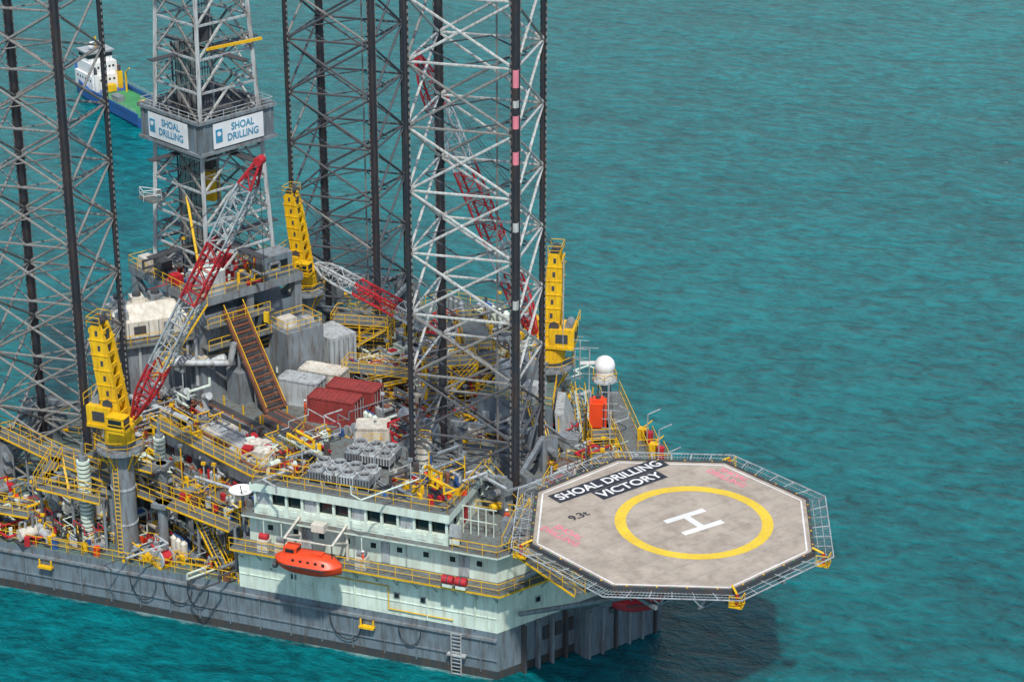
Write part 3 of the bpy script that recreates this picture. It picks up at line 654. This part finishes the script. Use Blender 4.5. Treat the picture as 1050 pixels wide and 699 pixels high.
b=B("mud_processing_house"); b.M=T(-47.2,27.0,0,OA(22))
b.bx(0,0,9,7.4,5.2,6.2,GREY,top=DECK)
secs=[[(x,-2.6,15.2),(x,2.6,15.2),(x,2.2,18.0),(x,-1.0,18.8),(x,-2.4,17.4)] for x in(-3.9,3.9)]
b.loft([s[::-1] for s in secs],CREAM,smooth=False)
for k in range(8): b.box((-3.5+k,-2.55,16.3),(.06,.12,2.1),GREY)
b.box((1.5,-2.6,16.2),(1.0,.1,1.8),GREY); b.box((-1.4,-2.6,16.6),(1.2,.1,.8),DGREY)
for i in range(4): b.bx(-2.8+i*1.9,.4,18.0,1.3,1.6,1.1,[LGREY,CREAM,GREY,LGREY][i]); b.cyl((-2.8+i*1.9,.4,19.1),(-2.8+i*1.9,.4,19.4),.45,DGREY,12)
b.bx(-3.0,-1.7,17.4,1.3,.9,1.1,LGREY); b.box((0,-2.68,15.6),(7.4,.08,.5),GREY); b.rail([(-4.2,-3.1,15.2),(4.2,-3.1,15.2)]); b.box((0,-2.9,15.1),(8.6,.8,.12),DECK)
for i in range(5): b.cyl((-3.2+i*1.6,-2.75,9.2),(-3.2+i*1.6,-2.75,15),.16,LGREY,6)
b.done()
b=B("ventilation_duct")
for x,y,z in((-44.5,22.5,9.4),(-41,22,9.4),(-38.5,21.8,9.4)): 
    b.cyl((x,y,z),(x,y,z+2.2),.35,LGREY,10); b.cyl((x,y,z+2.2),(x+.8,y-.6,z+2.7),.38,LGREY,10)
b.path([(-46,20.5,11),(-38,17.5,11),(-38,17.5,9.3)],.3,LGREY,10); b.path([(-42,24,13.8),(-37.5,25.6,13.8),(-37,25.6,16)],.33,LGREY,10)
b.path([(-30,3.2,13),(-24,1.5,13.2)],.15,LGREY,8)
b.done()

# ---------------------------------------------------------------- generic deck machinery, dense piping
def skid(b,x,y,z,rz,s=1.0):
    b.M=T(x,y,z,rz)@Matrix.Scale(s,4); t=random.random()
    c1=random.choice([GREY,LGREY,GREY,HULL,CREAM,WHITE,DGREY,LGREY]); c2=random.choice([YEL,RED,GREY,DGREY,LGREY,GREY,BLUE,RUST,WHITE,YEL])
    b.box((0,0,.1),(2.6,1.5,.2),DGREY if t<.8 else YEL)
    if t<.3:
        b.cyl((-1.1,0,.85),(.5,0,.85),.55,c1,14); b.box((.9,0,.7),(.7,.9,1),c2); b.cyl((-.4,0,1.3),(-.4,0,1.9),.12,c2)
        b.path([(.9,.3,1.2),(.9,.3,1.9),(-.8,.3,1.9),(-.8,.3,1.2)],.08,c2)
    elif t<.6:
        b.box((-.3,0,.9),(1.7,1.2,1.4),c1); b.box((-.3,-.62,.9),(1.2,.06,.9),DGREY); b.box((.9,0,.55),(.6,.9,.7),c2); b.cyl((-.7,.2,1.6),(-.7,.2,2.2),.15,DGREY); b.box((-.2,-.1,1.66),(.8,.7,.12),c2)
    elif t<.8:
        for k in(-.8,0,.8): b.cyl((k,0,.2),(k,0,1.7),.33,c1,12); b.cyl((k,0,1.7),(k,0,1.95),.33,c1,12,r2=.12)
        b.path([(-.8,.5,.5),(.8,.5,.5)],.1,c2); b.path([(-.8,0,2.05),(.8,0,2.05)],.07,c2)
    else:
        b.cyl((-.9,-.5,.9),(-.9,.5,.9),.6,c2,14); b.cyl((-.9,-.62,.9),(-.9,-.5,.9),.85,c1,16); b.cyl((-.9,.5,.9),(-.9,.62,.9),.85,c1,16); b.box((.5,0,.7),(1,.9,1),c1); b.cyl((.2,.1,1.2),(1.1,.1,1.5),.1,c2)
    b.M=Matrix.Identity(4)
def run(b,x,y,z,n,ext,mats,ang=CL):
    for i in range(n):
        p=Vector((x+random.uniform(-ext,ext),y+random.uniform(-ext,ext),z+random.uniform(.3,2.0))); m=random.choice(mats); r=random.choice([.05,.07,.10,.14]); pts=[p]
        for k in range(4):
            a=ang+random.choice([0,math.pi/2,math.pi,-math.pi/2]); l=random.uniform(.8,2.6); p=p+Vector((math.cos(a)*l,math.sin(a)*l,0)); 
            if random.random()<.4: pts.append(p.copy()); p=p+Vector((0,0,random.choice([-.6,.8]))); p.z=max(p.z,z+.2)
            pts.append(p.copy())
        b.path(pts,r,m,6)
def inside(x,y,pl):
    c=False;n=len(pl)
    for i in range(n):
        x1,y1=pl[i];x2,y2=pl[(i+1)%n]
        if (y1>y)!=(y2>y) and x<(x2-x1)*(y-y1)/(y2-y1)+x1: c=not c
    return c
def zone(name,pl,z,n,s=1.0,ang=CL,pipes_=8,avoid=()):
    b=B(name); xs=[p[0] for p in pl];ys=[p[1] for p in pl]; got=[];k=0
    while len(got)<n and k<2500:
        k+=1;x=random.uniform(min(xs),max(xs));y=random.uniform(min(ys),max(ys))
        if not inside(x,y,pl) or any(math.hypot(x-a,y-c)<2.0*s for a,c in got) or any(math.hypot(x-a,y-c)<r for a,c,r in avoid): continue
        got.append((x,y)); skid(b,x,y,z,ang+random.choice([0,math.pi/2,math.pi]),s*random.uniform(.6,1.2))
        if random.random()<.35: h=random.uniform(2,4.2); b.cyl((x+1,y+.8,z),(x+1,y+.8,z+h),.06,random.choice([YEL,LGREY,GREY]),5); b.box((x+1,y+.8,z+h),(.4,.25,.25),random.choice([GREY,LGREY,YEL]))
        if random.random()<.35: b.rail([(x-1.5,y-1,z),(x+1.5,y-1,z),(x+1.5,y+1,z)],YEL)
        if pipes_ and random.random()<.8: run(b,x,y,z,2,1.5,[LGREY,GREY,WHITE,LGREY,RED,RUST,DGREY,GREY,YEL],ang)
        for _ in range(3): b.bx(x+random.uniform(-1.4,1.4),y+random.uniform(-1.4,1.4),z,random.uniform(.2,.6),random.uniform(.2,.6),random.uniform(.3,1.1),random.choice([YEL,RED,WHITE,BLUE,LGREY,DGREY,CREAM,ORNG,RUST,YEL]),random.random())
    b.done()
AV=[(-6.6,13,8.2),(-51,16,7.5),(-36,52,7.5),(-36.9,2.4,2),(-6.9,33.3,2.2),(-43,34,9)]
zone("deck_machinery",[(-45,1.3),(-25,1.3),(-25,3.5),(-45,9.5)],ZD,38,.85,avoid=AV+[(-43.6,6.2,2.2)])
zone("deck_machinery",[(-71,1),(-46,1),(-46,9),(-60,11),(-71,12)],ZD,50,.9,avoid=AV+[(-66,7,3),(-59.5,4.6,2.5)])
zone("deck_machinery",[(-22,15),(-14.5,16),(-14,29),(-20,34),(-23,24)],9.3,28,.85,avoid=AV+[(-20.4,21.2,2.2)])
zone("deck_machinery",[(-34,34),(-14,30),(-22,46),(-38,42)],9.3,44,.9,avoid=AV)
zone("deck_machinery",[(-30,46),(-24,46),(-15,44),(-20,64),(-30,66)],ZD,36,1.1,avoid=AV)
zone("deck_machinery",[(-13,25),(-3,23),(1,23.5),(-3,31),(-11,42),(-15,40)],10,36,.75,avoid=AV+[(-8,31,4.2)])
zone("deck_machinery",[(1,21),(6,18),(4.5,22),(-1,32),(-9,45),(-11,43),(-1,29)],ZD,30,.9,avoid=AV)
zone("roof_equipment",[(-22,2),(-19.5,1.5),(-19.5,10),(-22,10)],15.1,9,.65); zone("roof_equipment",[(-11,2),(-5.5,1.5),(-5.5,7.5),(-11,7.5)],15.1,10,.55)
zone("roof_equipment",[(-1,1.8),(2,3),(6,10),(3,12),(0,5)],12.05,4,.5,pipes_=0,avoid=[(-2.5,8,2)])
zone("bow_machinery",[(3,15),(8,13.5),(3.5,20.8),(0,20.5)],12.05,12,.75,avoid=AV)
zone("drill_floor_equipment",[(-47,31),(-42,28),(-38,32),(-42,38),(-46,37)],20,12,.65)
zone("deck_machinery",[(-45,16),(-40,14),(-37,18),(-40,24),(-45,25)],9.3,18,.75)
zone("deck_machinery",[(-42,10),(-26,3.4),(-24.5,5.5),(-40,13.6)],9.3,18,.65)

def frame(x,y,z,L,W_,H,rz,n=3):
    b=B("access_platform"); b.M=T(x,y,z,rz)
    for a in(-.5,.5):
        for c in(-.5,0,.5): b.cyl((c*L,a*W_,0),(c*L,a*W_,H),.1,YEL if n>1 else GREY,4)
    for k in range(1,n+1):
        zz=H*k/n; b.box((0,0,zz-.05),(L,W_,.1),YEL,top=DECK); b.rail([(-L/2,-W_/2,zz),(L/2,-W_/2,zz),(L/2,W_/2,zz),(-L/2,W_/2,zz)],closed=True,h=1)
    b.stairs((L/2,-W_/2-.5,H),(-L/2,-W_/2-.5,0),.8,YEL); b.done()
frame(-30.2,41.5,9.3,6,3,4,OA(-10)); frame(-25,33.5,9.3,7,2.4,2.4,OA(-15),1); frame(-17,32.5,9.3,5,2.5,5,OA(10),3); frame(-16,38,9.3,5,3,3,OA(30),2)
frame(1.2,24.5,10,4,2.2,3.2,R(-62),2); frame(-32,49,ZD,6,3,6,CL,3); frame(-21,50,ZD,8,3,5,R(-62),2); frame(3.6,17,12,3,2,2.4,R(-62),1)

b=B("satellite_radome"); b.cyl((.3,28.4,10),(.3,28.4,16.6),.16,GREY,8)
for k in range(4):
    a=k*math.pi/2; b.cyl((.3+1.2*math.cos(a),28.4+1.2*math.sin(a),10),(.3+.5*math.cos(a),28.4+.5*math.sin(a),16.6),.08,GREY,4)
b.cyl((.3,28.4,16.5),(.3,28.4,16.7),1.2,LGREY,16); b.cyl((.3,28.4,16.7),(.3,28.4,17.6),.85,MWHT,20); b.sph((.3,28.4,18.0),.98,MWHT,20,14); b.rail([(.3+1.2*math.cos(k),28.4+1.2*math.sin(k),16.7) for k in range(6)],closed=True,h=.7,r=.03); b.done()
b=B("communications_mast")
for x,y,z,h in((-1.6,29.6,10,9),(1.5,26,10,7.5),(-3,31,13,6),(2.6,23,10,6),(-4.5,34,10,8)):
    b.cyl((x,y,z),(x,y,z+h),.06,LGREY,6)
    for k in(.7,.85,1): b.cyl((x-.8,y,z+h*k),(x+.8,y+.3,z+h*k),.035,LGREY,4)
b.box((-1.6,29.6,17.5),(1.8,.2,.25),MWHT,.4); b.done()
b=B("chemical_tote_tank"); b.bx(.6,25.6,13.2,1.6,1.6,2.4,ORNG,.3); b.bx(.6,25.6,15.6,1.0,1.0,.3,ORNG,.3); b.cyl((.6,25.6,15.9),(.6,25.6,16.2),.25,DGREY,10); b.bx(.6,25.6,13.05,2,2,.15,GREY,.3)
for a in(-.85,.85):
    for c in(-.85,.85): b.cyl((.6+a,25.6+c,10),(.6+a,25.6+c,15.8),.06,DGREY,4)
b.done()
b=B("satellite_dish"); b.cyl((-24.3,1.2,9),(-24.3,1.2,13.2),.14,GREY,8)
secs=[[(-24.3+rr*math.cos(2*math.pi*i/20),1.2+rr*math.sin(2*math.pi*i/20)-z*.3,13.2+z) for i in range(20)] for rr,z in((.1,0),(.5,.08),(.9,.25),(1.15,.45))]
b.loft(secs,MWHT,cap=False); b.loft([[(x,y,z+.04) for x,y,z in s] for s in secs][::-1],MWHT,cap=False); b.cyl((-24.3,1.1,13.3),(-24.3,.8,14.2),.05,DGREY,4); b.done()

# ---------------------------------------------------------------- lifeboats
def lifeboat(x,y,z,L,rz,davit=True,mat=ORNG):
    b=B("lifeboat"); b.M=T(x,y,z,rz)
    secs=[]
    for i in range(17):
        t=-1+2*i/16; k=max(.10,(1-abs(t)**3)**.6); keel=.0+.5*abs(t)**3; w_=1.25*k; top=.9+1.0*max(0,1-abs(t)**2.2)**.5
        secs.append([(t*L/2,w_*cx,z_) for cx,z_ in((0,keel-.1),(.55,keel+.1),(.9,keel+.45),(1.0,1.0),(1.06,1.06),(1.04,1.16),(.86,1.22),(.72,max(1.22,top-.12)),(.4,max(1.24,top+.04)),(0,max(1.25,top+.1)),(-.4,max(1.24,top+.04)),(-.72,max(1.22,top-.12)),(-.86,1.22),(-1.04,1.16),(-1.06,1.06),(-1,1.0),(-.9,keel+.45),(-.55,keel+.1))])
    b.loft(secs,mat)
    b.box((-L*.24,0,2.0),(1.2,1.1,.75),mat); b.box((-L*.24+.61,0,2.1),(.05,.8,.35),GLASS); b.box((-L*.24,-.56,2.1),(.8,.05,.3),GLASS)
    for s in(-1,1):
        b.box((0,s*1.34,1.1),(L*.66,.07,.1),DGREY)
        for k in range(5): b.box((-1.0+k*.7,s*.98,1.52),(.26,.12,.16),GLASS); b.path([(-1.3+k*.7,s*1.35,1.05),(-.95+k*.7,s*1.36,.8),(-.6+k*.7,s*1.35,1.05)],.015,DGREY)
    b.box((.9,0,1.98),(1.0,.7,.12),mat); b.cyl((-L*.36,0,1.6),(-L*.36,0,2.9),.05,DGREY,6); b.cyl((L*.36,0,1.6),(L*.36,0,2.9),.05,DGREY,6)
    b.cyl((-L/2+.1,0,.2),(-L/2-.25,0,.2),.28,DGREY,10)
    if davit:
        for k in(-.36,.36):
            b.cyl((k*L,0,2.9),(k*L,3.2,3.4),.12,CREAM,6); b.cyl((k*L,3.2,3.4),(k*L,3.2,-.4),.14,CREAM,6); b.cyl((k*L,.4,3.0),(k*L,3.2,1.6),.1,CREAM,6)
        b.cyl((-.36*L,0,2.95),(.36*L,0,2.95),.08,CREAM,6); b.box((0,2.4,3.2),(1.2,.8,.7),CREAM)
    b.done()
lifeboat(-16.2,-2.9,9.0,6.2,0); lifeboat(12.6,-.2,9.6,4.6,R(35),False,RED)
b=B("life_raft_canister")
for x in(-3.9,-2.7): b.cyl((x-.5,-1.5,9.9),(x+.5,-1.5,9.9),.38,RED,14); b.box((x,-1.45,9.4),(.9,.6,.3),WHITE); b.cyl((x-.05,-1.5,9.9),(x+.05,-1.5,9.9),.4,DGREY,14)
b.done()
b=B("davit_winch"); 
for x in(-21.5,-19.8,-12.2): b.box((x,-.6,9.6),(1,.9,1.1),CREAM); b.cyl((x-.4,-.6,10.4),(x+.4,-.6,10.4),.3,RED if x<-21 else GREY,12); b.cyl((x,-.6,10.4),(x,-.6,11.9),.06,WHITE,4)
b.done()

# ---------------------------------------------------------------- workers
def worker(x,y,z,rz,pose=0,cloth=CLOTH):
    V=[];E=[];RAD=[]
    def a(p,r,pa=None):
        V.append(p);RAD.append(r)
        if pa is not None:E.append((pa,len(V)-1))
        return len(V)-1
    pel=a((0,0,.95),.15); ch=a((0,0,1.25),.16,pel); sh=a((0,0,1.42),.13,ch); nk=a((0,0,1.52),.06,sh); hd=a((0,.01,1.62),.095,nk); a((0,.01,1.73),.085,hd)
    for s in(-1,1):
        h=a((s*.1,0,.88),.10,pel); k=a((s*.12,.03 if s>0 else .0,.48),.075,h); f=a((s*.13,(-.05 if pose==0 else -.18*s),.08),.055,k); a((s*.13,(-.05 if pose==0 else -.18*s)+.2,.04),.045,f)
        u_=a((s*.2,0,1.40),.07,sh); el=a((s*.28,-.02,1.12),.052,u_); w_=a((s*(.27),.18 if pose else .06,.90+(.12 if pose else 0)),.035,el); pm=a((s*.27,.24 if pose else .08,.83+(.14 if pose else 0)),.032,w_)
        q=V[pm]
        for i in range(4): c=a((q[0]+(i-1.5)*.02,q[1]+.03,q[2]-.05-.008*(i%2)),.009,pm); a((q[0]+(i-1.5)*.02,q[1]+.045,q[2]-.085),.008,c)
        c=a((q[0]-s*.04,q[1]+.03,q[2]),.010,pm)
    me=bpy.data.meshes.new("worker"); me.from_pydata(V,E,[]); o=lk(bpy.data.objects.new("worker",me))
    o.modifiers.new("Skin","SKIN")
    sv=me.skin_vertices[0].data
    for i,r in enumerate(RAD): sv[i].radius=(r,r)
    sv[0].use_root=True
    o.modifiers.new("Sub","SUBSURF").levels=1; me.materials.append(cloth)
    o.location=(x,y,z); o.rotation_euler=(0,0,rz)
    b=B("hard_hat_and_face"); b.sph((0,.01,1.75),.13,MWHT,12,8,.75); b.cyl((0,.03,1.73),(0,.03,1.745),.16,MWHT,14)
    b.sph((0,.05,1.645),.085,SKIN,12,8,1.2); b.sph((0,.14,1.64),.018,SKIN,6,4)
    for s in(-1,1): b.sph((s*.033,.125,1.665),.012,BLACK,6,4); b.sph((s*.088,.03,1.65),.022,SKIN,6,4)
    b.done(o)
try:
    for p in((2.3,22.8,10.0,1,0),(3.0,19.6,12.05,2.4,1),(-26,12.4,9.3,.5,1),(-1.0,5.2,12.05,3,0),(-29.5,25.5,9.3,-1,1),(-12,-.8,9.02,2,0)): worker(*p)
except Exception as e: print("worker",e)

# ---------------------------------------------------------------- supply vessel
def vessel():
    b=B("supply_vessel"); b.M=T(-112.6,137.2,0,math.atan2(13,-19))@Matrix.Scale(.66,4)
    L=40; secs=[]
    for i in range(13):
        t=i/12; x=-L/2+L*t; w_=4.6*(1 if t<.6 else max(.05,1-((t-.6)/.4)**2.2)); h=2.2+(0 if t<.55 else 3.0*((t-.55)/.45)**.8)
        secs.append([(x,-w_*.75,-1.5),(x,w_*.75,-1.5),(x,w_,.6),(x,w_,h),(x,-w_,h),(x,-w_,.6)])
    b.loft(secs,BLUE,smooth=False)
    b.box((-8.5,0,2.27),(22,8.4,.12),GREEN); 
    for s in(-1,1): b.box((-8.5,s*4.5,2.8),(23,.25,1.0),BLUE); b.rail([(-19,s*4.5,3.3),(4,s*4.5,3.3)],LGREY,.8)
    b.box((8,0,4.2),(9,7.6,3.6),MWHT); b.box((8.5,0,7.3),(7,6.6,2.6),MWHT); b.box((9,0,9.6),(5,6,2.2),MWHT); b.box((9,0,9.9),(5.1,6.1,.9),GLASS); b.box((9,0,10.9),(5.8,6.8,.3),LGREY)
    for k in range(6):
        for s in(-1,1): b.box((4.6+k*1.3,s*3.81,4.9),(.5,.04,.5),GLASS)
        b.box((3.48,-2.8+k*1.1,4.9),(.06,.5,.5),GLASS); b.box((4.98,-2.4+k*.95,7.5),(.06,.5,.5),GLASS)
    b.rail([(3.6,-3.7,6.0),(3.6,3.7,6.0)],LGREY); b.rail([(5.1,-3.2,8.6),(5.1,3.2,8.6)],LGREY)
    b.cyl((8.5,0,11),(8.5,0,14),.2,YEL,6); b.cyl((8.5,-1.6,12.8),(8.5,1.6,12.8),.12,MWHT); b.sph((8.2,1.3,12),.8,MWHT); b.sph((8.2,-1.3,11.8),.6,MWHT)
    for s in(-1,1): b.box((3.4,s*3.0,4.4),(1.4,1.0,4.2),MWHT if s>0 else YEL); b.cyl((3.4,s*3.0,6.5),(3.4,s*3.0,7.8),.4,DGREY,10)
    b.box((2.0,0,3.3),(1.6,2.2,1.6),YEL); b.box((-5,1.8,2.9),(3.4,1.8,1.3),GREY); b.box((-11,-1.6,2.7),(2,1.2,.9),YEL); b.cyl((0,-3,2.3),(0,-3,7),.25,YEL,8); b.cyl((0,-3,7),(-4,-2,9),.18,YEL,6)
    b.sph((7,-3.9,6.6),.8,ORNG,12,8,.6)
    b.done()
vessel()

# ---------------------------------------------------------------- world, sun, camera
w_=bpy.data.worlds.new("World"); sc.world=w_; w_.use_nodes=True; N=w_.node_tree.nodes
sky=N.new("ShaderNodeTexSky"); sky.sky_type='NISHITA'; sky.sun_disc=False
SUN_EL=R(57); saz=R(-84)+EX
sky.sun_elevation=SUN_EL; sky.sun_rotation=math.pi/2-saz
w_.node_tree.links.new(sky.outputs[0],N["Background"].inputs[0]); N["Background"].inputs[1].default_value=.15
ld=bpy.data.lights.new("Sun",'SUN'); ld.energy=3.9; ld.angle=R(2); ld.color=(1,.95,.87); lo=lk(bpy.data.objects.new("Sun",ld))
dv=Vector((math.cos(saz)*math.cos(SUN_EL),math.sin(saz)*math.cos(SUN_EL),math.sin(SUN_EL))); lo.rotation_euler=(dv).to_track_quat('Z','Y').to_euler()
ca=bpy.data.cameras.new("Camera"); ca.sensor_width=36; ca.lens=82.29; ca.clip_start=1; ca.clip_end=8000
co=lk(bpy.data.objects.new("Camera",ca)); co.location=(60.8,-163.9,106); co.rotation_euler=(R(67),0,R(19.94)); sc.camera=co
sc.view_settings.view_transform='Standard'; sc.view_settings.look='None'; sc.view_settings.exposure=0
